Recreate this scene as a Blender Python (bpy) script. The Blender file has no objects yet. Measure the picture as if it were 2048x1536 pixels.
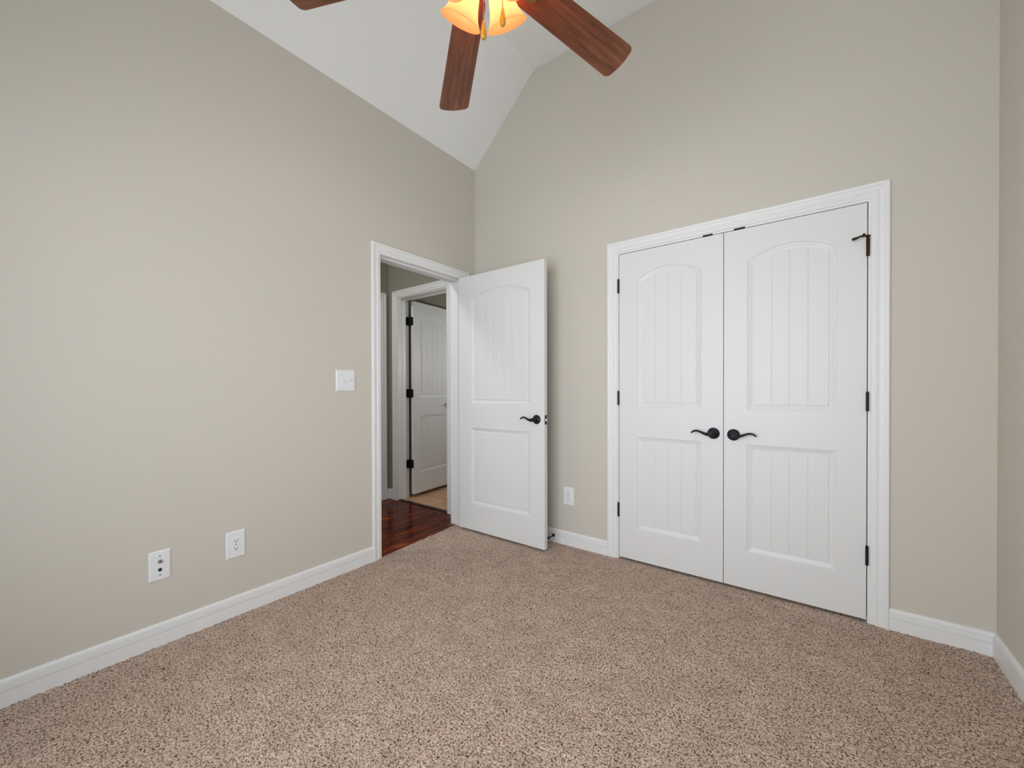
import bpy, bmesh, math, random
import numpy as np
from mathutils import Vector, Matrix
random.seed(4)
SC = bpy.context.scene
COL = SC.collection
PI = math.pi

# ------------------------------------------------------------------ camera, world, light
EYE = Vector((2.3325, -2.5841, 1.137))
YAW, PITCH, ROLL, FPX, PPY = .6431, -.0066, -.0025, 801.0932, 784.4593
F = Vector((-math.sin(YAW)*math.cos(PITCH), math.cos(YAW)*math.cos(PITCH), math.sin(PITCH)))
R0 = Vector((math.cos(YAW), math.sin(YAW), 0)); U0 = R0.cross(F)
RX = R0*math.cos(ROLL) + U0*math.sin(ROLL); UX = -R0*math.sin(ROLL) + U0*math.cos(ROLL)
cd = bpy.data.cameras.new('camera'); cam = bpy.data.objects.new('camera', cd); COL.objects.link(cam)
cd.sensor_fit = 'HORIZONTAL'; cd.sensor_width = 36; cd.lens = 36*FPX/2048
cd.shift_y = (PPY-768)/2048; cd.clip_start = .02; cd.clip_end = 60
cam.matrix_world = Matrix(((RX.x, UX.x, -F.x, EYE.x), (RX.y, UX.y, -F.y, EYE.y), (RX.z, UX.z, -F.z, EYE.z), (0, 0, 0, 1)))
SC.camera = cam

W = bpy.data.worlds.new('world'); SC.world = W; W.use_nodes = True
wn = W.node_tree; bgn = wn.nodes['Background']
bgn.inputs['Color'].default_value = (.80, .90, 1.0, 1); bgn.inputs['Strength'].default_value = 1.0

SC.view_settings.view_transform = 'Standard'; SC.view_settings.look = 'None'
SC.view_settings.gamma = 1; SC.view_settings.use_curve_mapping = False
SC.view_settings.exposure = 0.05

def area(name, loc, target, sx, sy, watts, colour, spread=180):
    l = bpy.data.lights.new(name, 'AREA'); l.shape = 'RECTANGLE'; l.size = sx; l.size_y = sy
    l.energy = watts; l.color = colour; l.spread = math.radians(spread)
    o = bpy.data.objects.new(name, l); COL.objects.link(o); o.location = loc
    o.rotation_euler = (Vector(target)-Vector(loc)).to_track_quat('-Z', 'Y').to_euler(); return o
# daylight through the rear window; the side lamp is added fill
area('daylight_rear_window', (1.65, -3.33, 1.35), (1.60, 0, 1.25), 1.8, 1.9, 31, (.885, .943, 1.0), 142)
area('side_fill_light', (3.03, -1.95, 1.55), (.4, -1.7, 1.3), 1.1, 1.4, 6.0, (.885, .943, 1.0), 170)

# ------------------------------------------------------------------ materials
def s2l(c):
    return tuple((v/12.92 if v <= .04045 else ((v+.055)/1.055)**2.4) for v in (x/255 for x in c)) + (1,)
def mat(name, rgb, rough=.6, metal=0, spec=.5, coat=0):
    m = bpy.data.materials.new(name); m.use_nodes = True
    b = m.node_tree.nodes['Principled BSDF']
    b.inputs['Base Color'].default_value = s2l(rgb); b.inputs['Roughness'].default_value = rough
    b.inputs['Metallic'].default_value = metal; b.inputs['Specular IOR Level'].default_value = spec
    b.inputs['Coat Weight'].default_value = coat
    return m
def nodes(m): return m.node_tree.nodes, m.node_tree.links, m.node_tree.nodes['Principled BSDF']
def add_noise_bump(m, scale, strength, dist, detail=3):
    n, l, b = nodes(m)
    tc = n.new('ShaderNodeTexCoord'); ns = n.new('ShaderNodeTexNoise'); bp = n.new('ShaderNodeBump')
    ns.inputs['Scale'].default_value = scale; ns.inputs['Detail'].default_value = detail
    bp.inputs['Strength'].default_value = strength; bp.inputs['Distance'].default_value = dist
    l.new(tc.outputs['Object'], ns.inputs['Vector']); l.new(ns.outputs['Fac'], bp.inputs['Height'])
    l.new(bp.outputs['Normal'], b.inputs['Normal'])
def ramp(n, stops):
    r = n.new('ShaderNodeValToRGB'); e = r.color_ramp.elements
    while len(e) < len(stops): e.new(.5)
    for el, (p, c) in zip(e, stops): el.position = p; el.color = s2l(c)
    return r

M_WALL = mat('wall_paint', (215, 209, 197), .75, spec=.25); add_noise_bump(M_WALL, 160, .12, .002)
M_HALL = mat('dimmed_hall_wall', (156, 151, 138), .75, spec=.25)  # hall dimness put into the colour, darker than the bedroom paint
M_CEIL = mat('ceiling_paint', (248, 248, 246), .85, spec=.2); add_noise_bump(M_CEIL, 120, .12, .002)
M_TRIM = mat('white_trim_enamel', (243, 243, 242), .38); 
M_DOOR = mat('white_door_enamel', (235, 235, 234), .42)
def woodgrain_door(m):                # very faint moulded grain on the door skins
    n, l, b = nodes(m)
    tc = n.new('ShaderNodeTexCoord'); mp = n.new('ShaderNodeMapping'); ns = n.new('ShaderNodeTexNoise'); bp = n.new('ShaderNodeBump')
    mp.inputs['Scale'].default_value = (90, 90, 4); ns.inputs['Scale'].default_value = 1.6; ns.inputs['Detail'].default_value = 4
    bp.inputs['Strength'].default_value = .06; bp.inputs['Distance'].default_value = .002
    l.new(tc.outputs['Object'], mp.inputs['Vector']); l.new(mp.outputs['Vector'], ns.inputs['Vector'])
    l.new(ns.outputs['Fac'], bp.inputs['Height']); l.new(bp.outputs['Normal'], b.inputs['Normal'])
woodgrain_door(M_DOOR)
M_BLACK = mat('oil_rubbed_black_metal', (44, 44, 52), .28, .7, .5)
M_HINGE = mat('dark_hinge_metal', (40, 39, 44), .4, .6)
M_BRONZE = mat('bronze_metal', (70, 48, 26), .38, .85)
M_BRASS = mat('antique_brass', (150, 118, 58), .35, .9)
M_STEEL = mat('latch_steel', (170, 168, 162), .35, .9)
M_PLATE = mat('white_plastic_plate', (242, 243, 244), .35)
M_SLOT = mat('dark_slot', (28, 28, 28), .7)
M_RUBBER = mat('black_rubber', (20, 20, 20), .6)
M_GLASSW = mat('window_vinyl', (235, 235, 233), .4)

M_CARPET = mat('carpet_pile', (160, 140, 124), .95, spec=.1)
def carpet(m):
    n, l, b = nodes(m)
    tc = n.new('ShaderNodeTexCoord')
    n1 = n.new('ShaderNodeTexNoise'); n1.inputs['Scale'].default_value = 165; n1.inputs['Detail'].default_value = 2.5; n1.inputs['Roughness'].default_value = .62; n1.inputs['Distortion'].default_value = .6
    r1 = ramp(n, [(.34, (66, 44, 31)), (.43, (158, 129, 108)), (.52, (218, 192, 172)), (.70, (240, 219, 202))])
    n2 = n.new('ShaderNodeTexNoise'); n2.inputs['Scale'].default_value = 9; n2.inputs['Detail'].default_value = 3
    r2 = ramp(n, [(.35, (226, 222, 218)), (.65, (255, 255, 255))])
    mx = n.new('ShaderNodeMix'); mx.data_type = 'RGBA'; mx.blend_type = 'MULTIPLY'; mx.inputs['Factor'].default_value = .55
    bp = n.new('ShaderNodeBump'); bp.inputs['Strength'].default_value = .9; bp.inputs['Distance'].default_value = .006
    for x in (n1, n2): l.new(tc.outputs['Object'], x.inputs['Vector'])
    l.new(n1.outputs['Fac'], r1.inputs['Fac']); l.new(n2.outputs['Fac'], r2.inputs['Fac'])
    l.new(r1.outputs['Color'], mx.inputs[6]); l.new(r2.outputs['Color'], mx.inputs[7]); l.new(mx.outputs[2], b.inputs['Base Color'])
    l.new(n1.outputs['Fac'], bp.inputs['Height']); l.new(bp.outputs['Normal'], b.inputs['Normal'])
    b.inputs['Sheen Weight'].default_value = .15
carpet(M_CARPET)

def wood(name, stops, sc, rough, planks=None, coat=0, dist=1.2):
    m = mat(name, (100, 50, 30), rough, coat=coat); n, l, b = nodes(m)
    tc = n.new('ShaderNodeTexCoord'); mp = n.new('ShaderNodeMapping'); mp.inputs['Scale'].default_value = sc
    ns = n.new('ShaderNodeTexNoise'); ns.inputs['Scale'].default_value = 1; ns.inputs['Detail'].default_value = 6; ns.inputs['Roughness'].default_value = .65; ns.inputs['Distortion'].default_value = dist
    r = ramp(n, stops)
    l.new(tc.outputs['Object'], mp.inputs['Vector']); l.new(mp.outputs['Vector'], ns.inputs['Vector']); l.new(ns.outputs['Fac'], r.inputs['Fac'])
    out = r.outputs['Color']
    if planks:
        w, L = planks
        mp2 = n.new('ShaderNodeMapping'); mp2.inputs['Rotation'].default_value = (0, 0, PI/2)
        br = n.new('ShaderNodeTexBrick'); br.inputs['Scale'].default_value = 1; br.inputs['Brick Width'].default_value = L; br.inputs['Row Height'].default_value = w
        br.inputs['Mortar Size'].default_value = .0015; br.inputs['Color1'].default_value = (1, 1, 1, 1); br.inputs['Color2'].default_value = (.62, .6, .58, 1); br.inputs['Mortar'].default_value = (.12, .1, .1, 1)
        mx = n.new('ShaderNodeMix'); mx.data_type = 'RGBA'; mx.blend_type = 'MULTIPLY'; mx.inputs['Factor'].default_value = 1
        l.new(tc.outputs['Object'], mp2.inputs['Vector']); l.new(mp2.outputs['Vector'], br.inputs['Vector'])
        l.new(out, mx.inputs[6]); l.new(br.outputs['Color'], mx.inputs[7]); out = mx.outputs[2]
    l.new(out, b.inputs['Base Color'])
    return m
M_BLADE = wood('mahogany_blade', [(.30, (72, 38, 22)), (.45, (112, 62, 37)), (.6, (136, 80, 48)), (.75, (160, 100, 62))], (2.2, 34, 34), .38, dist=.8)
M_FLOORW = wood('dark_red_hardwood', [(.36, (30, 6, 2)), (.5, (96, 26, 6)), (.64, (160, 70, 18))], (34, 3.2, 5), .17, planks=(.11, 1.1))
M_FLOORW.node_tree.nodes['Principled BSDF'].inputs['IOR'].default_value = 1.18
M_THRESH = mat('dark_threshold_wood', (38, 16, 10), .3)

M_TILE = mat('tan_floor_tile', (190, 150, 110), .4)
def tile(m):
    n, l, b = nodes(m)
    tc = n.new('ShaderNodeTexCoord'); br = n.new('ShaderNodeTexBrick'); br.offset = 0
    br.inputs['Scale'].default_value = 1; br.inputs['Brick Width'].default_value = .33; br.inputs['Row Height'].default_value = .33; br.inputs['Mortar Size'].default_value = .004
    br.inputs['Color1'].default_value = s2l((212, 168, 134)); br.inputs['Color2'].default_value = s2l((220, 178, 146)); br.inputs['Mortar'].default_value = s2l((160, 124, 92))
    ns = n.new('ShaderNodeTexNoise'); ns.inputs['Scale'].default_value = 7; ns.inputs['Detail'].default_value = 5
    r = ramp(n, [(.3, (215, 205, 195)), (.7, (255, 255, 255))])
    mx = n.new('ShaderNodeMix'); mx.data_type = 'RGBA'; mx.blend_type = 'MULTIPLY'; mx.inputs['Factor'].default_value = .8
    l.new(tc.outputs['Object'], br.inputs['Vector']); l.new(tc.outputs['Object'], ns.inputs['Vector']); l.new(ns.outputs['Fac'], r.inputs['Fac'])
    l.new(br.outputs['Color'], mx.inputs[6]); l.new(r.outputs['Color'], mx.inputs[7]); l.new(mx.outputs[2], b.inputs['Base Color'])
tile(M_TILE)

def shade_glass():
    m = bpy.data.materials.new('amber_scavo_glass'); m.use_nodes = True
    n, l = m.node_tree.nodes, m.node_tree.links; n.clear()
    out = n.new('ShaderNodeOutputMaterial')
    tr = n.new('ShaderNodeBsdfTranslucent'); tr.inputs['Color'].default_value = (.62, .33, .22, 1)
    df = n.new('ShaderNodeBsdfDiffuse'); df.inputs['Color'].default_value = (.50, .30, .12, 1)
    gl = n.new('ShaderNodeBsdfGlossy'); gl.inputs['Roughness'].default_value = .25
    em = n.new('ShaderNodeEmission'); em.inputs['Color'].default_value = (1.0, .55, .17, 1); em.inputs['Strength'].default_value = .40
    m1 = n.new('ShaderNodeMixShader'); m1.inputs[0].default_value = .07
    m2 = n.new('ShaderNodeMixShader'); m2.inputs[0].default_value = .04
    ad = n.new('ShaderNodeAddShader')
    l.new(tr.outputs[0], m1.inputs[1]); l.new(df.outputs[0], m1.inputs[2])
    l.new(m1.outputs[0], m2.inputs[1]); l.new(gl.outputs[0], m2.inputs[2])
    l.new(m2.outputs[0], ad.inputs[0]); l.new(em.outputs[0], ad.inputs[1]); l.new(ad.outputs[0], out.inputs['Surface'])
    return m
M_SHADE = shade_glass()
M_BULB = mat('bulb_glass', (255, 230, 180), .3)
b_ = nodes(M_BULB)[2]; b_.inputs['Emission Color'].default_value = (1, .72, .38, 1); b_.inputs['Emission Strength'].default_value = 6
M_FOB = wood('golden_wood_fob', [(.3, (186, 124, 24)), (.7, (220, 158, 40))], (60, 60, 10), .35)
M_GLASS = mat('window_glass', (240, 246, 250), .02)
b_ = nodes(M_GLASS)[2]; b_.inputs['Transmission Weight'].default_value = 1; b_.inputs['IOR'].default_value = 1.01

# ------------------------------------------------------------------ helpers
def link(name, bm, m, parent=None, smooth=False, loc=None, rot=None):
    me = bpy.data.meshes.new(name); bmesh.ops.recalc_face_normals(bm, faces=bm.faces[:]); bm.to_mesh(me); bm.free()
    if m: me.materials.append(m)
    if smooth:
        for p in me.polygons: p.use_smooth = True
    o = bpy.data.objects.new(name, me); COL.objects.link(o)
    if parent: o.parent = parent
    if loc: o.location = loc
    if rot: o.rotation_euler = rot
    return o
def autosmooth(o, ang=35):
    a = math.radians(ang); me = o.data; bm = bmesh.new(); bm.from_mesh(me)
    for e in bm.edges:
        e.smooth = not (len(e.link_faces) == 2 and e.calc_face_angle(0) > a)
    for f in bm.faces: f.smooth = True
    bm.to_mesh(me); bm.free(); return o
def tag(o, label=None, cat=None, group=None, kind=None):
    if label: o['label'] = label
    if cat: o['category'] = cat
    if group: o['group'] = group
    if kind: o['kind'] = kind
    return o
def empty(name, loc, rz=0, label=None, cat=None, group=None):
    o = bpy.data.objects.new(name, None); COL.objects.link(o); o.location = loc; o.rotation_euler = (0, 0, rz)
    o.empty_display_size = .05
    return tag(o, label, cat, group)
def box(bm, x0, x1, y0, y1, z0, z1, bev=0):
    g = bmesh.ops.create_cube(bm, size=1); vs = g['verts']
    for v in vs: v.co = Vector(((x0+x1)/2+v.co.x*(x1-x0), (y0+y1)/2+v.co.y*(y1-y0), (z0+z1)/2+v.co.z*(z1-z0)))
    if bev:
        es = {e for v in vs for e in v.link_edges}
        bmesh.ops.bevel(bm, geom=list(es), offset=bev, segments=2, affect='EDGES', profile=.5)
def prism(bm, pts, a, b, f):
    """closed polygon pts (2D) extruded from a to b; f(p, t) -> 3D"""
    va = [bm.verts.new(f(p, a)) for p in pts]; vb = [bm.verts.new(f(p, b)) for p in pts]
    n = len(pts)
    bm.faces.new(va); bm.faces.new(vb[::-1])
    for i in range(n): bm.faces.new((va[i], vb[i], vb[(i+1) % n], va[(i+1) % n]))
def lathe(bm, prof, M=Matrix(), seg=28, cap=True):
    """prof: (r, h) list, axis +Z of M"""
    rings = []
    for r, h in prof:
        if r < 1e-6: rings.append([bm.verts.new(M @ Vector((0, 0, h)))])
        else: rings.append([bm.verts.new(M @ Vector((r*math.cos(2*PI*i/seg), r*math.sin(2*PI*i/seg), h))) for i in range(seg)])
    for a, b in zip(rings, rings[1:]):
        for i in range(seg):
            j = (i+1) % seg
            if len(a) == 1 and len(b) == 1: continue
            if len(a) == 1: bm.faces.new((a[0], b[i], b[j]))
            elif len(b) == 1: bm.faces.new((a[i], b[0], a[j]))
            else: bm.faces.new((a[i], b[i], b[j], a[j]))
    if cap:
        for rg in (rings[0], rings[-1]):
            if len(rg) > 2: bm.faces.new(rg)
def tube(bm, pts, rad, seg=12, squash=1.0, up=Vector((0, 0, 1))):
    pts = [Vector(p) for p in pts]; rings = []
    for i, p in enumerate(pts):
        t = (pts[min(i+1, len(pts)-1)]-pts[max(i-1, 0)]).normalized()
        a = t.cross(up)
        if a.length < 1e-4: a = t.cross(Vector((0, 1, 0)))
        a.normalize(); b = a.cross(t).normalized()
        r = rad[i] if isinstance(rad, (list, tuple)) else rad
        rings.append([bm.verts.new(p + a*math.cos(2*PI*k/seg)*r + b*math.sin(2*PI*k/seg)*r*squash) for k in range(seg)])
    for A, B in zip(rings, rings[1:]):
        for k in range(seg): bm.faces.new((A[k], B[k], B[(k+1) % seg], A[(k+1) % seg]))
    bm.faces.new(rings[0]); bm.faces.new(rings[-1])
def spline(pts, n=6):
    P = [Vector(p) for p in pts]; out = []
    for i in range(len(P)-1):
        p0 = P[max(i-1, 0)]; p1 = P[i]; p2 = P[i+1]; p3 = P[min(i+2, len(P)-1)]
        for k in range(n):
            t = k/n
            out.append(.5*((2*p1)+(p2-p0)*t+(2*p0-5*p1+4*p2-p3)*t*t+(3*p1-p0-3*p2+p3)*t**3))
    out.append(P[-1]); return out

# ------------------------------------------------------------------ room shell
RXW, YR = 2.96, -3.28                       # right wall x, rear wall y
EAVE, FLAT, BRK = 3.0223, 3.5963, .6145
WT = .14                                    # wall thickness
OY0, OY1, OZ = -.949, -.160, 2.052          # bedroom doorway in the left wall (jamb faces)
CX0, CX1, CZ = 1.2915, 2.5485, 2.0405       # closet opening (jamb faces)

# carpeted floor: a fine, uneven grid so the pile has real relief
def carpet_floor():
    step = .0075
    nx = int((RXW+.06)/step); ny = int((-YR)/step)
    xs = np.linspace(-.09, RXW, nx+1); ys = np.linspace(YR, 0, ny+1)
    rng = np.random.default_rng(3)
    X, Y = np.meshgrid(xs, ys, indexing='ij')
    Z = rng.normal(0, .0016, X.shape)
    X2 = X + rng.uniform(-.4, .4, X.shape)*step; Y2 = Y + rng.uniform(-.4, .4, X.shape)*step
    X2[-1] = RXW; Y2[:, 0] = YR; Y2[:, -1] = 0
    # carpet edge runs slightly askew across the doorway and stops at the wall elsewhere
    edge = np.where((Y > OY0) & (Y < OY1), -.012-.06*(Y-OY0)/(OY1-OY0), 0.0)
    X2 = np.maximum(X2, edge + rng.uniform(0, .003, X.shape))
    Z = np.where(X < edge, -.006, Z)
    co = np.stack([X2, Y2, Z], -1).reshape(-1, 3)
    idx = np.arange((nx+1)*(ny+1)).reshape(nx+1, ny+1)
    a, b, c, d = idx[:-1, :-1], idx[1:, :-1], idx[1:, 1:], idx[:-1, 1:]
    keep = (np.maximum(X[:-1, :-1], X[1:, :-1]) >= edge[:-1, :-1]-.008)
    fc = np.stack([a, b, c, d], -1)[keep]
    me = bpy.data.meshes.new('floor'); me.from_pydata(co.tolist(), [], fc.tolist()); me.materials.append(M_CARPET)
    me.polygons.foreach_set('use_smooth', np.ones(len(me.polygons), bool)); me.update()
    o = bpy.data.objects.new('floor', me); COL.objects.link(o)
    return tag(o, 'tan speckled carpet covering the bedroom floor', 'floor', kind='structure')
carpet_floor()

def struct(name, bm, m, label=None, cat=None):
    return tag(link(name, bm, m), label, cat, kind='structure')

bm = bmesh.new()      # left wall with the doorway
z1 = EAVE
box(bm, -WT, 0, YR-WT, OY0-.02, -.02, z1); box(bm, -WT, 0, OY1+.02, .02, -.02, z1); box(bm, -WT, 0, OY0-.02, OY1+.02, OZ+.02, z1)
struct('wall_left', bm, M_WALL, 'greige bedroom wall with the open entry doorway', 'wall')

bm = bmesh.new()      # gabled closet wall
def pxz(p, t): return Vector((p[0], t, p[1]))
top = [(0, EAVE), (BRK, FLAT), (RXW-BRK, FLAT), (RXW, EAVE)]
for poly in ([(0, -.02), (CX0-.02, -.02), (CX0-.02, FLAT), (BRK, FLAT), (0, EAVE)],
             [(CX1+.02, -.02), (RXW, -.02), (RXW, EAVE), (CX1+.02, EAVE+(RXW-CX1-.02)/BRK*(FLAT-EAVE))],
             [(CX0-.02, CZ+.02), (CX1+.02, CZ+.02), (CX1+.02, EAVE+(RXW-CX1-.02)/BRK*(FLAT-EAVE)), (RXW-BRK, FLAT), (CX0-.02, FLAT)]):
    prism(bm, poly, 0, .10, pxz)
struct('wall_back', bm, M_WALL, 'greige gabled bedroom wall with the closet opening', 'wall')

# right wall with an added, unseen window opening for the side fill
WSY0, WSY1, WSZ0, WSZ1 = -2.5, -1.4, .85, 2.25
bm = bmesh.new()
box(bm, RXW, RXW+WT, YR-WT, WSY0, -.02, EAVE); box(bm, RXW, RXW+WT, WSY1, .14, -.02, EAVE)
box(bm, RXW, RXW+WT, WSY0, WSY1, -.02, WSZ0); box(bm, RXW, RXW+WT, WSY0, WSY1, WSZ1, EAVE)
struct('wall_right', bm, M_WALL, 'greige bedroom wall at the far right', 'wall')
# rear wall (behind the camera) with the main window opening
WRX0, WRX1, WRZ0, WRZ1 = .42, 2.58, .38, 2.34
bm = bmesh.new()
for poly in ([(0, -.02), (WRX0, -.02), (WRX0, EAVE+WRX0/BRK*(FLAT-EAVE)), (0, EAVE)],
             [(WRX1, -.02), (RXW, -.02), (RXW, EAVE), (WRX1, EAVE+(RXW-WRX1)/BRK*(FLAT-EAVE))],
             [(WRX0, -.02), (WRX1, -.02), (WRX1, WRZ0), (WRX0, WRZ0)],
             [(WRX0, WRZ1), (WRX1, WRZ1), (WRX1, EAVE+(RXW-WRX1)/BRK*(FLAT-EAVE)), (RXW-BRK, FLAT), (BRK, FLAT), (WRX0, EAVE+WRX0/BRK*(FLAT-EAVE))]):
    prism(bm, poly, YR-WT, YR, pxz)
struct('wall_rear', bm, M_WALL)

def window(name, f, w, h):
    """frame, meeting rail and two panes; f maps (u, d, z) local to world"""
    bm = bmesh.new(); t = .045
    def b3(u0, u1, d0, d1, z0, z1):
        g = bmesh.ops.create_cube(bm, size=1)
        for v in g['verts']: v.co = f((u0+u1)/2+v.co.x*(u1-u0), (d0+d1)/2+v.co.y*(d1-d0), (z0+z1)/2+v.co.z*(z1-z0))
    b3(0, t, .03, .11, 0, h); b3(w-t, w, .03, .11, 0, h); b3(t, w-t, .03, .11, 0, t); b3(t, w-t, .03, .11, h-t, h); b3(t, w-t, .05, .09, h/2-.02, h/2+.02)
    o = tag(link(name, bm, M_GLASSW), kind='structure')
    bm = bmesh.new(); b3(t, w-t, .075, .079, t, h/2-.02); b3(t, w-t, .075, .079, h/2+.02, h-t)
    link('pane', bm, M_GLASS, o)
window('window_1', lambda u, d, z: Vector((WRX0+u, YR-d, WRZ0+z)), WRX1-WRX0, WRZ1-WRZ0)
window('added_window_2', lambda u, d, z: Vector((RXW+d, WSY0+u, WSZ0+z)), WSY1-WSY0, WSZ1-WSZ0)  # added window, unseen, made to go with the side fill

bm = bmesh.new()      # vaulted ceiling: slope, flat, slope
sec = [(-WT, EAVE), (0, EAVE), (BRK, FLAT), (RXW-BRK, FLAT), (RXW, EAVE), (RXW+WT, EAVE), (RXW+WT, EAVE+.12), (RXW-BRK+.04, FLAT+.12), (BRK-.04, FLAT+.12), (-WT, EAVE+.12)]
prism(bm, sec, YR-WT, .14, pxz)
struct('ceiling', bm, M_CEIL, 'white vaulted bedroom ceiling', 'ceiling')

# baseboards
BASE = [(0, 0), (.014, 0), (.014, .0590), (.0090, .0600), (.0090, .0620), (.0135, .0630), (.0135, .0840), (.0080, .0848), (.0080, .0868), (.0108, .0880), (.0100, .0950), (.0070, .1010), (0, .103)]
def baseboard(name, a, b, nrm, ma=0, mb=0, label=None):
    """run from a to b along a wall with inward normal nrm; ma/mb: mitre at the ends"""
    a = Vector((*a, 0)); b = Vector((*b, 0)); nrm = Vector((*nrm, 0)); d = (b-a).normalized(); bm = bmesh.new()
    va = [bm.verts.new(a+d*(p[0]*ma)+nrm*p[0]+Vector((0, 0, p[1]-.004))) for p in BASE]
    vb = [bm.verts.new(b-d*(p[0]*mb)+nrm*p[0]+Vector((0, 0, p[1]-.004))) for p in BASE]
    bm.faces.new(va); bm.faces.new(vb[::-1])
    for i in range(len(BASE)-1): bm.faces.new((va[i], va[i+1], vb[i+1], vb[i]))
    return struct(name, bm, M_TRIM, label, 'baseboard' if label else None)
CASW = .068
ECY0, ECY1, ECZ = -1.020, -.0885, 2.120     # entry casing outer edges
CCX0, CCX1, CCZ = 1.2156, 2.6245, 2.120     # closet casing outer edges
baseboard('baseboard_left', (0, YR), (0, ECY0), (1, 0), 1, 0, 'white baseboard along the left wall')
baseboard('baseboard_left', (0, ECY1), (0, 0), (1, 0), 0, 1)
baseboard('baseboard_back', (0, 0), (CCX0, 0), (0, -1), 1, 0, 'white baseboard between the entry corner and the closet')
baseboard('baseboard_back', (CCX1, 0), (RXW, 0), (0, -1), 0, 1, 'short white baseboard right of the closet')
baseboard('baseboard_right', (RXW, 0), (RXW, YR), (-1, 0), 1, 1, 'white baseboard along the right wall')
baseboard('baseboard_rear', (RXW, YR), (0, YR), (0, 1), 1, 1)

# casings
CAS = [(0, 0), (0, .015), (.003, .0175), (.010, .0180), (.0155, .0165), (.018, .0125), (.034, .0115), (.0375, .0095), (.040, .0120), (.0445, .0130), (.048, .0115), (.0505, .0085), (.062, .0085), (.066, .0065), (.068, .004), (.068, 0)]
def casing(name, u0, u1, top, f, label=None):
    bm = bmesh.new(); rows = []
    for d, h in CAS:
        rows.append([bm.verts.new(f(u, h, z)) for u, z in ((u0+d, -.006), (u0+d, top-d), (u1-d, top-d), (u1-d, -.006))])
    for a, b in zip(rows, rows[1:]):
        for i in range(3): bm.faces.new((a[i], b[i], b[i+1], a[i+1]))
    bm.faces.new([r[0] for r in rows]); bm.faces.new([r[3] for r in rows])
    return struct(name, bm, M_TRIM, label, 'door trim' if label else None)
casing('trim_1', ECY0, ECY1, ECZ, lambda u, h, z: Vector((h, u, z)), 'white casing around the bedroom entry doorway')
casing('trim_2', CCX0, CCX1, CCZ, lambda u, h, z: Vector((u, -h, z)), 'white casing around the double closet doors')
casing('trim_3', ECY0, ECY1, ECZ, lambda u, h, z: Vector((-WT-h, u, z)))

def jamb(name, u0, u1, top, d0, d1, f, stop=None, t=.02, label=None):
    """door lining: faces at u0/u1/top, between depths d0 and d1, with an optional door stop"""
    bm = bmesh.new()
    def b3(a0, a1, c0, c1, e0, e1):
        g = bmesh.ops.create_cube(bm, size=1)
        for v in g['verts']: v.co = f((a0+a1)/2+v.co.x*(a1-a0), (c0+c1)/2+v.co.y*(c1-c0), (e0+e1)/2+v.co.z*(e1-e0))
    b3(u0-t, u0, d0, d1, -.006, top+t); b3(u1, u1+t, d0, d1, -.006, top+t); b3(u0, u1, d0, d1, top, top+t)
    if stop:
        s0, s1 = stop
        b3(u0, u0+.010, s0, s1, -.006, top); b3(u1-.010, u1, s0, s1, -.006, top); b3(u0+.010, u1-.010, s0, s1, top-.010, top)
    return struct(name, bm, M_TRIM, label, 'door frame' if label else None)
jamb('trim_4', OY0, OY1, OZ, 0, WT, lambda u, d, z: Vector((-d, u, z)), (.040, .075), label='white frame lining the bedroom entry doorway')
jamb('trim_5', CX0, CX1, CZ, 0, .10, lambda u, d, z: Vector((u, d, z)), (.040, .075), t=.0195, label='white frame lining the closet opening')

# closet interior behind the doors
bm = bmesh.new()
box(bm, .60, 2.96, .70, .72, -.02, 2.5); box(bm, .58, .60, .10, .72, -.02, 2.5); box(bm, 2.96, 2.98, .14, .72, -.02, 2.5); box(bm, .58, 2.98, .14, .72, 2.5, 2.52)
struct('wall_closet', bm, M_WALL)
bm = bmesh.new(); box(bm, .6, 2.96, 0, .7, -.03, -.004); struct('floor_closet', bm, M_CARPET)

# ------------------------------------------------------------------ hall and bathroom beyond the doorway
HX, HY = -1.24, .02
BX0, BX1, BZ = -1.09, -.375, 2.080           # second doorway, jamb faces, in the wall y = .02
bm = bmesh.new()
box(bm, HX-.12, BX0-.02, HY, HY+WT, -.02, 2.75); box(bm, BX1+.02, -.0, HY, HY+WT, -.02, 2.75); box(bm, BX0-.02, BX1+.02, HY, HY+WT, BZ+.02, 2.75)
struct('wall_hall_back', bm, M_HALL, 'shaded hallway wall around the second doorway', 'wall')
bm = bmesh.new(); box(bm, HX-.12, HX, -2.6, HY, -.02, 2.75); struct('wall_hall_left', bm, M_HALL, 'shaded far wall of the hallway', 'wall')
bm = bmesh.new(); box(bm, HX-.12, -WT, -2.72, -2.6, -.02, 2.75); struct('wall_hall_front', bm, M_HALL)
bm = bmesh.new(); box(bm, HX-.12, -WT, -2.72, HY+WT, 2.75, 2.80); struct('ceiling_hall', bm, M_CEIL)
bm = bmesh.new(); box(bm, HX, 0, -2.6, HY, -.03, -.006); struct('floor_hall', bm, M_FLOORW, 'dark reddish brown hardwood floor of the hallway', 'floor')
bm = bmesh.new(); prism(bm, [(HY, -.006), (HY+.044, -.006), (HY+.04, .002), (HY+.006, .002)], BX0, BX1, lambda p, t: Vector((t, p[0], p[1])))
struct('trim_6', bm, M_THRESH, 'dark wooden threshold strip between hardwood and tile', 'threshold')
bm = bmesh.new(); box(bm, -1.75, 0, HY+.03, 2.1, -.03, -.003); struct('floor_bathroom', bm, M_TILE, 'tan tiled floor beyond the second doorway', 'floor')
bm = bmesh.new()
box(bm, -1.87, -1.16, HY+WT, 2.2, -.03, 2.75); box(bm, -1.87, 0, 2.1, 2.2, -.03, 2.75); box(bm, -.0, .10, HY+WT, 2.2, -.03, 2.75)
box(bm, -1.75, HX-.12, HY+.04, HY+WT, -.03, 2.75)
struct('wall_bathroom', bm, M_HALL, 'dim wall visible above the second door', 'wall')
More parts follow.
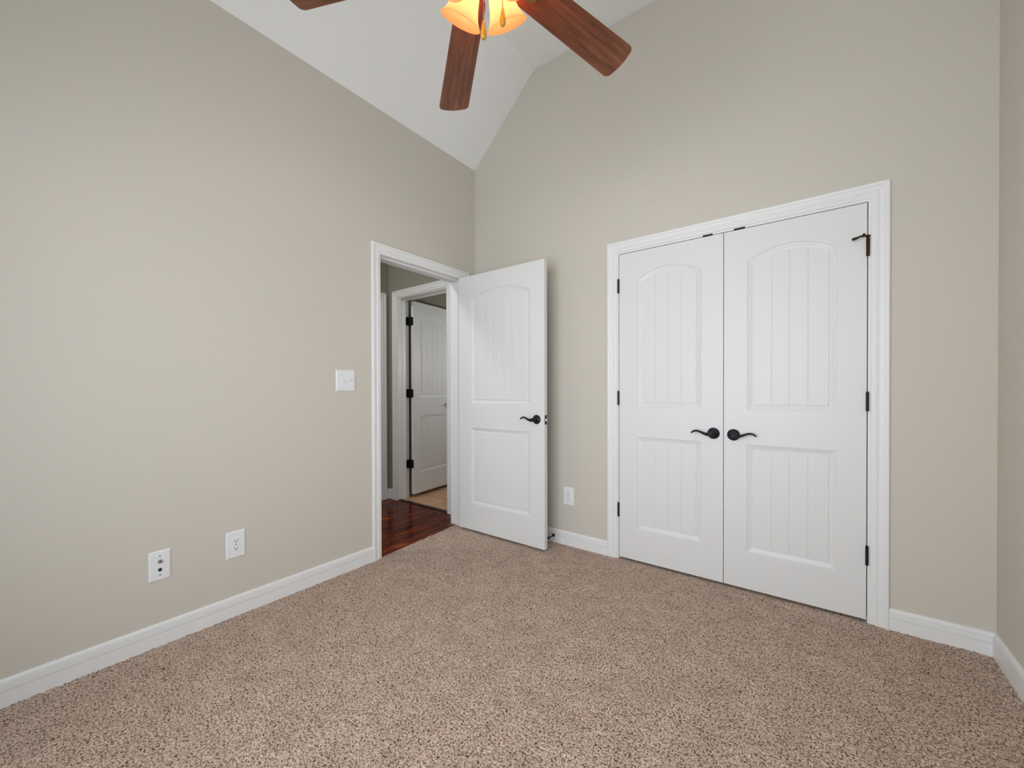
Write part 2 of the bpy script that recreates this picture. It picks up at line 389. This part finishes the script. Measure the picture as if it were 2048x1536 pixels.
bm = bmesh.new(); box(bm, -1.87, .1, HY+WT, 2.2, 2.75, 2.8); struct('ceiling_bathroom', bm, M_CEIL)
jamb('trim_7', BX0, BX1, BZ, 0, WT, lambda u, d, z: Vector((u, HY+d, z)), (.060, .095), label='white frame lining the second doorway')
casing('trim_8', BX0-.075, BX1+.075, BZ+.075, lambda u, h, z: Vector((u, HY-h, z)), 'white casing around the second doorway in the hall')
casing('trim_9', -.93, -.018, 2.142, lambda u, h, z: Vector((HX+h, u, z)), 'white casing edge on the far hallway wall')
baseboard('baseboard_hall', (HX, -.018), (HX, HY), (1, 0), 0, 1, 'short white baseboard on the far hallway wall')
baseboard('baseboard_hall', (HX, HY), (BX0-.075, HY), (0, -1), 1, 0, 'tiny white baseboard left of the second doorway')
baseboard('baseboard_hall', (HX, -2.6), (HX, -.93), (1, 0), 0, 0)

# ------------------------------------------------------------------ doors
def panel_shape(x0, x1, z0, zs, zt, d, n=18):
    """closed loop inset by d; zs = spring height at the sides, zt = crown (zs == zt: square top)"""
    X0, X1, Z0 = x0+d, x1-d, z0+d
    pts = [(X0, Z0), (X1, Z0)]
    if zt - zs < 1e-4:
        for i in range(n+1): pts.append((X1+(X0-X1)*i/n, zs-d))
    else:
        w = (x1-x0)/2; s = zt-zs; Rr = (w*w+s*s)/(2*s); cx = (x0+x1)/2; cz = zt-Rr; r = Rr-d
        for i in range(n+1):
            x = X1+(X0-X1)*i/n; pts.append((x, cz+math.sqrt(max(r*r-(x-cx)**2, 0))))
    return pts
def panel_top(x, x0, x1, zs, zt, d):
    if zt-zs < 1e-4: return zs-d
    w = (x1-x0)/2; s = zt-zs; Rr = (w*w+s*s)/(2*s); return zt-Rr+math.sqrt(max((Rr-d)**2-(x-(x0+x1)/2)**2, 0))
PROF = [(0, 0), (.0025, .0040), (.007, .0048), (.024, .0112), (.0285, .0118), (.0310, .0058), (.036, .0056)]
def door_face(bm, w, z0, z1, panels, y0, sgn, ngr, gd=.003):
    """moulded skin: y = y0 at the surface, recesses go to y0 + sgn*depth"""
    outer = [bm.verts.new((x, y0, z)) for x, z in ((0, z0), (w, z0), (w, z1), (0, z1))]
    edges = [bm.edges.new((outer[i], outer[(i+1) % 4])) for i in range(4)]
    for (x0, x1, pz0, zs, zt) in panels:
        loops = []
        for d, dep in PROF: loops.append([bm.verts.new((x, y0+sgn*dep, z)) for x, z in panel_shape(x0, x1, pz0, zs, zt, d)])
        L = loops[0]; edges += [bm.edges.new((L[i], L[(i+1) % len(L)])) for i in range(len(L))]
        for a, b in zip(loops, loops[1:]):
            m = len(a)
            for i in range(m): bm.faces.new((a[i], b[i], b[(i+1) % m], a[(i+1) % m]))
        D = PROF[-1][0]-.0005; dep = PROF[-1][1]; fx0, fx1 = x0+D, x1-D; g = .0028
        xs = [fx0]; dp = [0]
        for k in range(1, ngr+1):
            c = fx0+(fx1-fx0)*k/(ngr+1); xs += [c-g, c-g*.35, c+g*.35, c+g]; dp += [0, gd, gd, 0]
        xs.append(fx1); dp.append(0)
        X, P = [xs[0]], [dp[0]]
        for a, b, da, db in zip(xs, xs[1:], dp, dp[1:]):
            nn = 4 if b-a > .02 else 1
            for i in range(1, nn+1): X.append(a+(b-a)*i/nn); P.append(da+(db-da)*i/nn)
        lo = [bm.verts.new((x, y0+sgn*(dep+p), pz0+D)) for x, p in zip(X, P)]
        hi = [bm.verts.new((x, y0+sgn*(dep+p), panel_top(x, x0, x1, zs, zt, D))) for x, p in zip(X, P)]
        for i in range(len(X)-1): bm.faces.new((lo[i], lo[i+1], hi[i+1], hi[i]))
    bmesh.ops.triangle_fill(bm, edges=edges, use_beauty=True, use_dissolve=False)
def make_door(name, w, z0, z1, t, px0, px1, ngr, zoff=0, both=True, crown=.064, gd=.003):
    """door slab: x 0..w from the hinge edge, y 0 (front) .. t (back)"""
    panels = [(px0, px1, .222+zoff, .826+zoff, .826+zoff), (px0, px1, 1.020+zoff, 1.848+zoff, 1.848+crown+zoff)]
    bm = bmesh.new()
    door_face(bm, w, z0, z1, panels, 0, 1, ngr, gd)
    if both: door_face(bm, w, z0, z1, panels, t, -1, ngr)
    else: bm.faces.new([bm.verts.new(p) for p in ((0, t, z0), (w, t, z0), (w, t, z1), (0, t, z1))])
    for q in (((0, 0, z0), (0, t, z0), (0, t, z1), (0, 0, z1)), ((w, 0, z0), (w, t, z0), (w, t, z1), (w, 0, z1)),
              ((0, 0, z0), (w, 0, z0), (w, t, z0), (0, t, z0)), ((0, 0, z1), (w, 0, z1), (w, t, z1), (0, t, z1))):
        bm.faces.new([bm.verts.new(p) for p in q])
    box(bm, .01, w-.01, t/2-.002, t/2+.002, z0+.01, z1-.01)
    bmesh.ops.remove_doubles(bm, verts=bm.verts[:], dist=1e-5)
    return tag(link(name, bm, M_DOOR), kind='structure')
def handle(door, x, z, side, y0=0, out=-1, flip_tip=1):
    """lever handle: rosette centred at (x, z) on plane y0, lever pointing to side (+-1)"""
    Mx = Matrix.Translation((x, y0, z)) @ Matrix.Rotation(PI/2 if out < 0 else -PI/2, 4, 'X')
    bm = bmesh.new()
    lathe(bm, [(0.033, 0), (.033, .003), (.031, .0055), (.0275, .0065), (.026, .009), (.021, .0125), (.0165, .0135), (.0155, .016), (.0125, .018), (.012, .040), (0, .040)], Mx, 36)
    h = autosmooth(link('door_handle', bm, M_BLACK, door))
    bm = bmesh.new(); s = side
    pts = spline([(x-s*.010, y0+out*.046, z-.001), (x+s*.004, y0+out*.048, z-.001), (x+s*.022, y0+out*.048, z-.003), (x+s*.042, y0+out*.046, z+.000),
                  (x+s*.062, y0+out*.043, z+.008), (x+s*.080, y0+out*.041, z+.0135), (x+s*.096, y0+out*.040, z+.0125), (x+s*.108, y0+out*.040, z+.006), (x+s*.115, y0+out*.041, z-.001)], 5)
    n = len(pts)-1; key = [(0, .005), (.09, .0135), (.22, .0125), (.34, .0088), (.5, .0068), (.7, .0063), (.9, .0048), (1, .0026)]
    rad = [float(np.interp(i/n, [k[0] for k in key], [k[1] for k in key])) for i in range(n+1)]
    tube(bm, pts, rad, 14, .95)
    link('lever', bm, M_BLACK, h, True)
    return h
def hinge(door, x, z0, z1, y=-.0055, r=.0062, m=None, leaf=None):
    bm = bmesh.new(); n = 5
    for k in range(n):
        a = z0+(z1-z0)*k/n; b = z0+(z1-z0)*(k+1)/n
        lathe(bm, [(r*.9, a+.0003), (r, a+.0010), (r, b-.0010), (r*.9, b-.0003)], Matrix.Translation((x, y, 0)), 16)
    lathe(bm, [(.0001, z1), (r*.85, z1), (r*.85, z1+.0025), (.0001, z1+.004)], Matrix.Translation((x, y, 0)), 16)
    if leaf: leaf(bm)
    return autosmooth(link('hinge', bm, m or M_HINGE, door))

# closet doors: left (hinged on its left edge) and right (hinged on its right edge)
ZB, ZT = .014, 2.0365
dl = make_door('door_1', .6250, ZB, ZT, .035, .1225, .5085, 3); dl.location = (1.2955, .001, 0)
tag(dl, 'left white closet door with arched plank panel, closed', 'door')
dr = make_door('door_2', .6200, ZB, ZT, .035, .1170, .5070, 3); dr.location = (1.9240, .001, 0)
tag(dr, 'right white closet door with arched plank panel, closed', 'door')
handle(dl, 1.8705-1.2955, .878, -1); handle(dr, 1.9745-1.9240, .876, 1)
for z0 in (.283, 1.032, 1.780):
    hinge(dl, 1.2925-1.2955, z0, z0+.092)
for z0 in (.281, 1.028):
    hinge(dr, 2.5465-1.9240, z0, z0+.092)
hinge(dr, 2.5465-1.9240, 1.777, 1.869, m=M_BRONZE, r=.0070, y=-.007)
# roller catches on the head jamb
for nm, x0, x1 in (('left', 1.811, 1.865), ('right', 1.974, 2.030)):
    bm = bmesh.new(); box(bm, x0, x1, -.0015, .030, 2.0385, 2.0475, .001)
    box(bm, (x0+x1)/2-.006, (x0+x1)/2+.006, -.0025, .012, 2.0375, 2.0455, .001)
    tag(link('roller_catch', bm, M_HINGE), 'dark metal roller catch above the %s closet door' % nm, 'catch', 'closet door catches')
# hinge-pin door stop on the bronze hinge
hp = empty('hinge_pin_stop', (2.5465, -.006, 1.869), 0, 'bronze hinge pin stop on the top right closet hinge', 'door stop')
bm = bmesh.new(); lathe(bm, [(.0001, 0), (.0085, 0), (.0085, .007), (.005, .010), (.0001, .011)], Matrix(), 16); autosmooth(link('pin_cap', bm, M_BRONZE, hp))
bm = bmesh.new(); tube(bm, spline([(0, -.002, .003), (-.012, -.013, .003), (-.030, -.022, .001), (-.046, -.026, -.005)], 4), [.0052]*13, 10, .8)
link('arm', bm, M_BRONZE, hp, True)
bm = bmesh.new(); lathe(bm, [(.0001, -.006), (.0045, -.006), (.0055, -.003), (.0055, .004), (.0045, .006), (.0001, .007)], Matrix.Translation((-.0165, -.016, .008)), 14)
autosmooth(link('adjusting_screw', bm, M_BRONZE, hp))
bm = bmesh.new(); tube(bm, [(-.040, -.0245, -.0035), (-.050, -.0265, -.0065), (-.060, -.0270, -.0085)], [.006, .0072, .0070], 12, .9)
link('bumper', bm, M_RUBBER, hp, True)

# bedroom entry door, standing open
EW = .822
de = make_door('door_3', EW, .018, 2.045, .035, .131, .701, 5, .008, crown=.06, gd=.0014); de.location = (.022, -.222, 0)
tag(de, 'white arched-panel bedroom door standing open beside the entry', 'door')
handle(de, .757, .926, -1); handle(de, .757, .926, -1, y0=.035, out=1)
bm = bmesh.new(); box(bm, EW-.0005, EW+.0012, .004, .029, .892, .958, .0004); lp = link('latch_plate', bm, M_BLACK, de)
bm = bmesh.new(); prism(bm, [(0, -.007), (.010, -.004), (.010, .006), (0, .006)], -.008, .008, lambda p, t: Vector((EW+p[0], .018+p[1], .925+t))); link('latch_bolt', bm, M_STEEL, lp)
for zc in (.27, 1.08, 1.86):
    hinge(de, -.006, zc-.044, zc+.044, y=.041, m=M_HINGE, leaf=lambda bm: box(bm, -.0015, .0005, .008, .040, zc-.044, zc+.044))

# second door (hall), hinged on the left jamb and opened away
d4 = make_door('door_4', .70, .036, 2.070, .035, .102, .562, 4, .035)
d4.location = (-1.023, .168, 0); d4.rotation_euler = (0, 0, math.radians(95.8))
tag(d4, 'white arched-panel door standing open beyond the hallway', 'door')
handle(d4, .574, .965, -1)
for zc in (.355, 1.10, 1.86):
    def leaf(bm, zc=zc):
        def rr(u0, u1, v0, v1, r=.014):                 # leaf outline with the two outer corners rounded (u0 side)
            o = [(u1, v0), (u1, v1)]
            o += [(u0+r-r*math.sin(PI/2*k/5), v1-r+r*math.cos(PI/2*k/5)) for k in range(6)]
            return o + [(u0+r-r*math.cos(PI/2*k/5), v0+r-r*math.sin(PI/2*k/5)) for k in range(6)]
        prism(bm, rr(.003, .040, zc-.045, zc+.045), -.0025, .0005, lambda p, t: Vector((t, p[0], p[1])))      # on the door edge
        prism(bm, rr(-.045, -.004, zc-.045, zc+.045), .0600, .0628, lambda p, t: Vector((p[0], t, p[1])))     # on the jamb
        box(bm, -.006, .000, .030, .0628, zc-.045, zc+.045)
    hinge(d4, -.006, zc-.045, zc+.045, y=.045, r=.006, m=M_HINGE, leaf=leaf)

# ------------------------------------------------------------------ wall plates
def plate(name, loc, rz, w, h, label, cat, group=None):
    """local frame: x along the wall, -y out of the wall, z up"""
    r = empty(name, loc, rz, label, cat, group); bm = bmesh.new()
    t = .006; b = .005
    f0 = [bm.verts.new((sx*w/2, 0, sz*h/2)) for sx, sz in ((-1, -1), (1, -1), (1, 1), (-1, 1))]
    f1 = [bm.verts.new((sx*w/2, -t*.45, sz*h/2)) for sx, sz in ((-1, -1), (1, -1), (1, 1), (-1, 1))]
    f2 = [bm.verts.new((sx*(w/2-b), -t, sz*(h/2-b))) for sx, sz in ((-1, -1), (1, -1), (1, 1), (-1, 1))]
    for A, B in ((f0, f1), (f1, f2)):
        for i in range(4): bm.faces.new((A[i], B[i], B[(i+1) % 4], A[(i+1) % 4]))
    bm.faces.new(f2); bm.faces.new(f0)
    link('plate', bm, M_PLATE, r); return r
def screw(r, x, z, m=None):
    bm = bmesh.new(); lathe(bm, [(.0032, 0), (.0032, .0012), (.0001, .0018)], Matrix.Translation((x, -.006, z)) @ Matrix.Rotation(PI/2, 4, 'X'), 14)
    link('screw', bm, m or M_STEEL, r)
def outlet(loc, rz, w, h, label):
    r = plate('wall_outlet', loc, rz, w, h, label, 'outlet', 'duplex wall outlets')
    for s in (1, -1):
        bm = bmesh.new(); pts = []
        for k in range(28):
            a = 2*PI*k/28; pts.append((.0165*math.cos(a), max(-.0125, min(.0125, .0165*math.sin(a)))))
        prism(bm, pts, -.0050, -.0085, lambda p, t: Vector((p[0], t, s*.0195+p[1])))
        rc = link('receptacle', bm, M_PLATE, r)
        bm = bmesh.new()
        box(bm, -.0075, -.0052, -.0088, -.0080, s*.0195-.0005, s*.0195+.0075); box(bm, .0052, .0075, -.0088, -.0080, s*.0195+.0005, s*.0195+.0070)
        lathe(bm, [(.0028, 0), (.0028, .0008)], Matrix.Translation((0, -.0080, s*.0195-.0065)) @ Matrix.Rotation(PI/2, 4, 'X'), 12)
        link('slots', bm, M_SLOT, rc)
    screw(r, 0, 0); return r
LW = PI/2      # plates on the left wall face +x: local -y -> +x
outlet((0, -1.8065, .3590), LW, .084, .134, 'white duplex outlet low on the left wall, nearer the doorway')
outlet((.911, 0, .3575), 0, .084, .130, 'white duplex outlet between the open door and the closet')
c = plate('cable_plate', (0, -2.1010, .3560), LW, .076, .132, 'white cable and phone jack plate low on the left wall', 'wall plate')
bm = bmesh.new(); Mq = Matrix.Translation((0, -.006, .0185)) @ Matrix.Rotation(PI/2, 4, 'X')
lathe(bm, [(.0085, 0), (.0085, .003), (.0055, .003), (.0050, .012), (.0030, .012), (.0030, .004), (0, .004)], Mq, 6); link('coax_connector', bm, M_STEEL, c)
bm = bmesh.new(); box(bm, -.0065, .0065, -.0072, -.0055, -.0235, -.0125); box(bm, -.003, .003, -.0072, -.0055, -.0265, -.0235); link('phone_jack', bm, M_SLOT, c)
screw(c, 0, .042); screw(c, 0, -.042)
sw = plate('light_switch', (0, -1.2060, 1.1960), LW, .126, .130, 'white double toggle light switch left of the doorway', 'light switch')
for x, up in ((-.023, -1), (.023, 1)):
    bm = bmesh.new(); box(bm, x-.0055, x+.0055, -.0064, -.0050, -.0125, .0125)
    tw = link('toggle', bm, M_PLATE, sw)
    bm = bmesh.new(); prism(bm, [(-.0055, -.005), (.0055, -.005), (.0040+up*.0105, -.0210), (-.0040+up*.0105, -.0210)], x-.0050, x+.0050, lambda p, t: Vector((t, p[1], p[0])))
    link('toggle_lever', bm, M_PLATE, tw)
    screw(sw, x, .030, M_PLATE); screw(sw, x, -.030, M_PLATE)

# door stop screwed to the baseboard behind the open door
ds = empty('door_stop', (.790, -.0125, .050), 0, 'black rod door stop on the baseboard behind the open door', 'door stop')
Mr = Matrix.Rotation(PI/2, 4, 'X')
bm = bmesh.new(); lathe(bm, [(.013, 0), (.013, .003), (.009, .007), (.0001, .008)], Mr, 20); autosmooth(link('base', bm, M_BLACK, ds))
bm = bmesh.new(); lathe(bm, [(.0042, .005), (.0036, .03), (.0046, .064), (.0046, .066)], Mr, 14); autosmooth(link('rod', bm, M_BLACK, ds))
bm = bmesh.new(); lathe(bm, [(.0078, .064), (.0085, .068), (.0085, .076), (.006, .080), (.0001, .081)], Mr, 16); autosmooth(link('rubber_tip', bm, M_RUBBER, ds))

# ------------------------------------------------------------------ ceiling fan
FX, FY, FZ = 1.497, -1.632, 2.505
fan = empty('ceiling_fan', (FX, FY, FLAT), 0, 'mahogany-bladed ceiling fan with lit amber glass shades', 'ceiling fan')
dz = FZ-FLAT
T = Matrix.Translation((0, 0, dz))
bm = bmesh.new(); lathe(bm, [(.0001, 0), (.068, 0), (.070, -.02), (.060, -.045), (.030, -.065), (.016, -.07), (.0001, -.07)], Matrix(), 32); autosmooth(link('canopy', bm, M_BRASS, fan))
bm = bmesh.new(); lathe(bm, [(.0125, -.065), (.0125, dz+.19)], Matrix(), 18); autosmooth(link('downrod', bm, M_BRASS, fan))
bm = bmesh.new(); lathe(bm, [(.0001, .205), (.030, .200), (.034, .175), (.085, .150), (.118, .115), (.124, .075), (.112, .040), (.086, .018), (.0001, .014)], T, 40); autosmooth(link('motor_housing', bm, M_BRASS, fan), 50)
bm = bmesh.new(); lathe(bm, [(.0001, .016), (.052, .014), (.056, -.010), (.058, -.035), (.050, -.055), (.030, -.068), (.022, -.078), (.0001, -.082)], T, 32); autosmooth(link('switch_housing', bm, M_BRASS, fan), 50)

def blade_bm():
    bm = bmesh.new(); R1, R2, t = .135, .662, .0055
    wr, wt = .112, .141
    def hw(x): return (wr+(wt-wr)*(x-.2)/(.66-.2))/2
    side = []
    # root: rounded, then straight taper, then tip with rounded corners and a slightly bowed end
    for k in range(8):
        a = PI/2*k/7; side.append((R1+.045*(1-math.cos(PI/2-(PI/2-a)))*1.0, hw(R1+.045)-.030*(1-math.sin(a))))
    for k in range(1, 7): x = R1+.045+(R2-.030-R1-.045)*k/6; side.append((x, hw(x)))
    rc = .024
    for k in range(1, 8):
        a = PI/2*k/7; side.append((R2-.030+rc*math.sin(a), hw(R2-.03)-rc*(1-math.cos(a))))
    side.append((R2-.0025, .028)); side.append((R2, 0))
    pts = side + [(x, -y) for x, y in side[::-1][1:]]
    prism(bm, pts, 0, t, lambda p, z: Vector((p[0], p[1], z)))
    return bm
bme = blade_bm(); bl0 = link('blade', bme, M_BLADE)
md = bl0.modifiers.new('bevel', 'BEVEL'); md.width = .0016; md.segments = 2; md.limit_method = 'ANGLE'
bm = bmesh.new()      # blade iron: arm from the motor and round medallion under the blade root
tube(bm, [(.085, 0, .035), (.11, 0, .010), (.135, 0, -.004), (.20, 0, -.004)], [.012, .011, .011, .010], 12, .5)
lathe(bm, [(.0001, -.011), (.010, -.011), (.020, -.008), (.024, -.005), (.024, 0)], Matrix.Translation((.205, 0, 0)), 24)

ir0 = autosmooth(link('blade_iron', bm, M_BRASS), 50)
ANG = [71.2, 142.2, 209.2, 281.0, 352.0]
for k, a in enumerate(ANG):
    b = bl0 if k == 0 else bl0.copy(); i_ = ir0 if k == 0 else ir0.copy()
    if k: COL.objects.link(b); COL.objects.link(i_)
    b.parent = fan; b.location = (0, 0, dz); b.rotation_euler = (-.211, .079, math.radians(a))
    i_.parent = b

SHAFT = 33
def shade_parts(az):
    tilt = math.radians(SHAFT); a = math.radians(az)
    # local +Z of the shade = pointing out of its mouth
    axis = Vector((math.cos(a)*math.sin(tilt), math.sin(a)*math.sin(tilt), -math.cos(tilt)))
    rim = Vector((math.cos(a)*.128+.012, math.sin(a)*.128+.009, (2.375 if az < 200 else 2.364)-FLAT))
    q = axis.to_track_quat('Z', 'Y'); L = .125
    return rim-axis*L, q, axis, L
shade_prof = [(.024, .000), (.027, .004), (.031, .016), (.036, .034), (.041, .054), (.045, .074), (.051, .094), (.060, .112), (.070, .125)]
def shade_bm():
    bm = bmesh.new(); t = .0032
    sp = spline([(r, h, 0) for r, h in shade_prof], 3)
    out = [(p.x, p.y) for p in sp]; inn = [(r-t, h) for r, h in out][::-1]
    lathe(bm, out+[(out[-1][0]-.001, out[-1][1]+.0012)]+inn, Matrix(), 44, cap=False)
    return bm
sh0 = link('lamp_shade', shade_bm(), M_SHADE, smooth=True)
bm = bmesh.new(); lathe(bm, [(.0001, -.022), (.012, -.020), (.020, -.012), (.026, -.004), (.028, .006), (.026, .010), (.0001, .010)], Matrix(), 24); fi0 = autosmooth(link('socket_cup', bm, M_BRASS), 50)
bm = bmesh.new(); lathe(bm, [(.0001, .010), (.010, .012), (.011, .022), (.014, .032), (.014, .040), (.010, .047), (.0001, .050)], Matrix(), 20); bu0 = link('bulb', bm, M_BULB, smooth=True)
for k, az in enumerate((94, 170, 255, 357)):
    base, q, axis, L = shade_parts(az)
    objs = [sh0, fi0, bu0] if k == 0 else [o.copy() for o in (sh0, fi0, bu0)]
    s, fi, bu = objs
    if k:
        for o in objs: COL.objects.link(o)
    s.parent = fan; s.location = base; s.rotation_mode = 'QUATERNION'; s.rotation_quaternion = q
    fi.parent = s; bu.parent = s
    a = math.radians(az)
    bm = bmesh.new(); e = base-axis*.018
    tube(bm, spline([(math.cos(a)*.030, math.sin(a)*.030, dz-.030), (e.x*.8, e.y*.8, max(e.z+.006, dz-.03)), tuple(e)], 5), .007, 10)
    link('lamp_arm', bm, M_BRASS, fan, True)
    l = bpy.data.lights.new('bulb_light', 'POINT'); l.energy = 2.9; l.color = (1.0, .72, .60); l.shadow_soft_size = .012
    lo = bpy.data.objects.new('bulb_light', l); COL.objects.link(lo); lo.parent = s; lo.location = (0, 0, .082)

def chain(x, y, ztop, zfob, label=None):
    """beaded pull chain hanging from the switch housing with a teardrop wooden fob (bottom at zfob)"""
    bm = bmesh.new(); z = ztop; zf = zfob+.058
    tube(bm, [(x, y, ztop), (x, y, zf)], .0007, 6)
    while z > zf:
        bmesh.ops.create_icosphere(bm, subdivisions=1, radius=.0019, matrix=Matrix.Translation((x, y, z))); z -= .0052
    ch = link('pull_chain', bm, M_BRASS, fan, True)
    bm = bmesh.new()
    lathe(bm, [(.0001, .060), (.0025, .059), (.0035, .054), (.0060, .040), (.0088, .024), (.0098, .014), (.0085, .006), (.0050, .001), (.0001, 0)], Matrix.Translation((x, y, zfob)), 20)
    fb = link('fob', bm, M_FOB, ch, True)
    if label: fb['label'] = label
P1 = Vector((1.511, -1.631)); P2 = Vector((1.553, -1.588))
chain(P1.x-FX, P1.y-FY, 2.43-FLAT, 2.228-FLAT)
chain(P2.x-FX, P2.y-FY, 2.46-FLAT, 2.277-FLAT)

# added fill lamp, out of view, that brightens the hall
hl = empty('hall_fill_lamp', (-.70, -1.5, 2.75), 0, 'added round fill lamp brightening the hallway, out of view', 'ceiling lamp')
bm = bmesh.new(); lathe(bm, [(.0001, 0), (.15, 0), (.15, -.02), (.11, -.05), (.0001, -.07)], Matrix(), 28)
M_HL = mat('fill_lamp_diffuser', (255, 240, 220), .5); b_ = nodes(M_HL)[2]; b_.inputs['Emission Color'].default_value = (.95, .98, 1, 1); b_.inputs['Emission Strength'].default_value = 56.0
autosmooth(link('diffuser', bm, M_HL, hl))
M_VL = mat('fill_lamp_globe', (255, 245, 230), .5); b_ = nodes(M_VL)[2]; b_.inputs['Emission Color'].default_value = (.95, .98, 1, 1); b_.inputs['Emission Strength'].default_value = 34.0
bl = empty('bathroom_fill_lamp', (0, 1.0, 1.5), 0, 'added round glass fill lamp beyond the second doorway, out of view', 'wall lamp')  # added, unseen lamp that brightens the open second door
My = Matrix.Rotation(-PI/2, 4, 'Y')
bm = bmesh.new(); lathe(bm, [(.0001, 0), (.06, 0), (.06, .012), (.02, .02), (.02, .05), (.0001, .05)], My, 24); autosmooth(link('backplate', bm, M_BRASS, bl))
bm = bmesh.new(); lathe(bm, [(.0001, .045)]+[(.09*math.sin(PI*k/12), .13-.09*math.cos(PI*k/12)) for k in range(1, 12)]+[(.0001, .22)], My, 28); link('globe', bm, M_VL, bl, True)
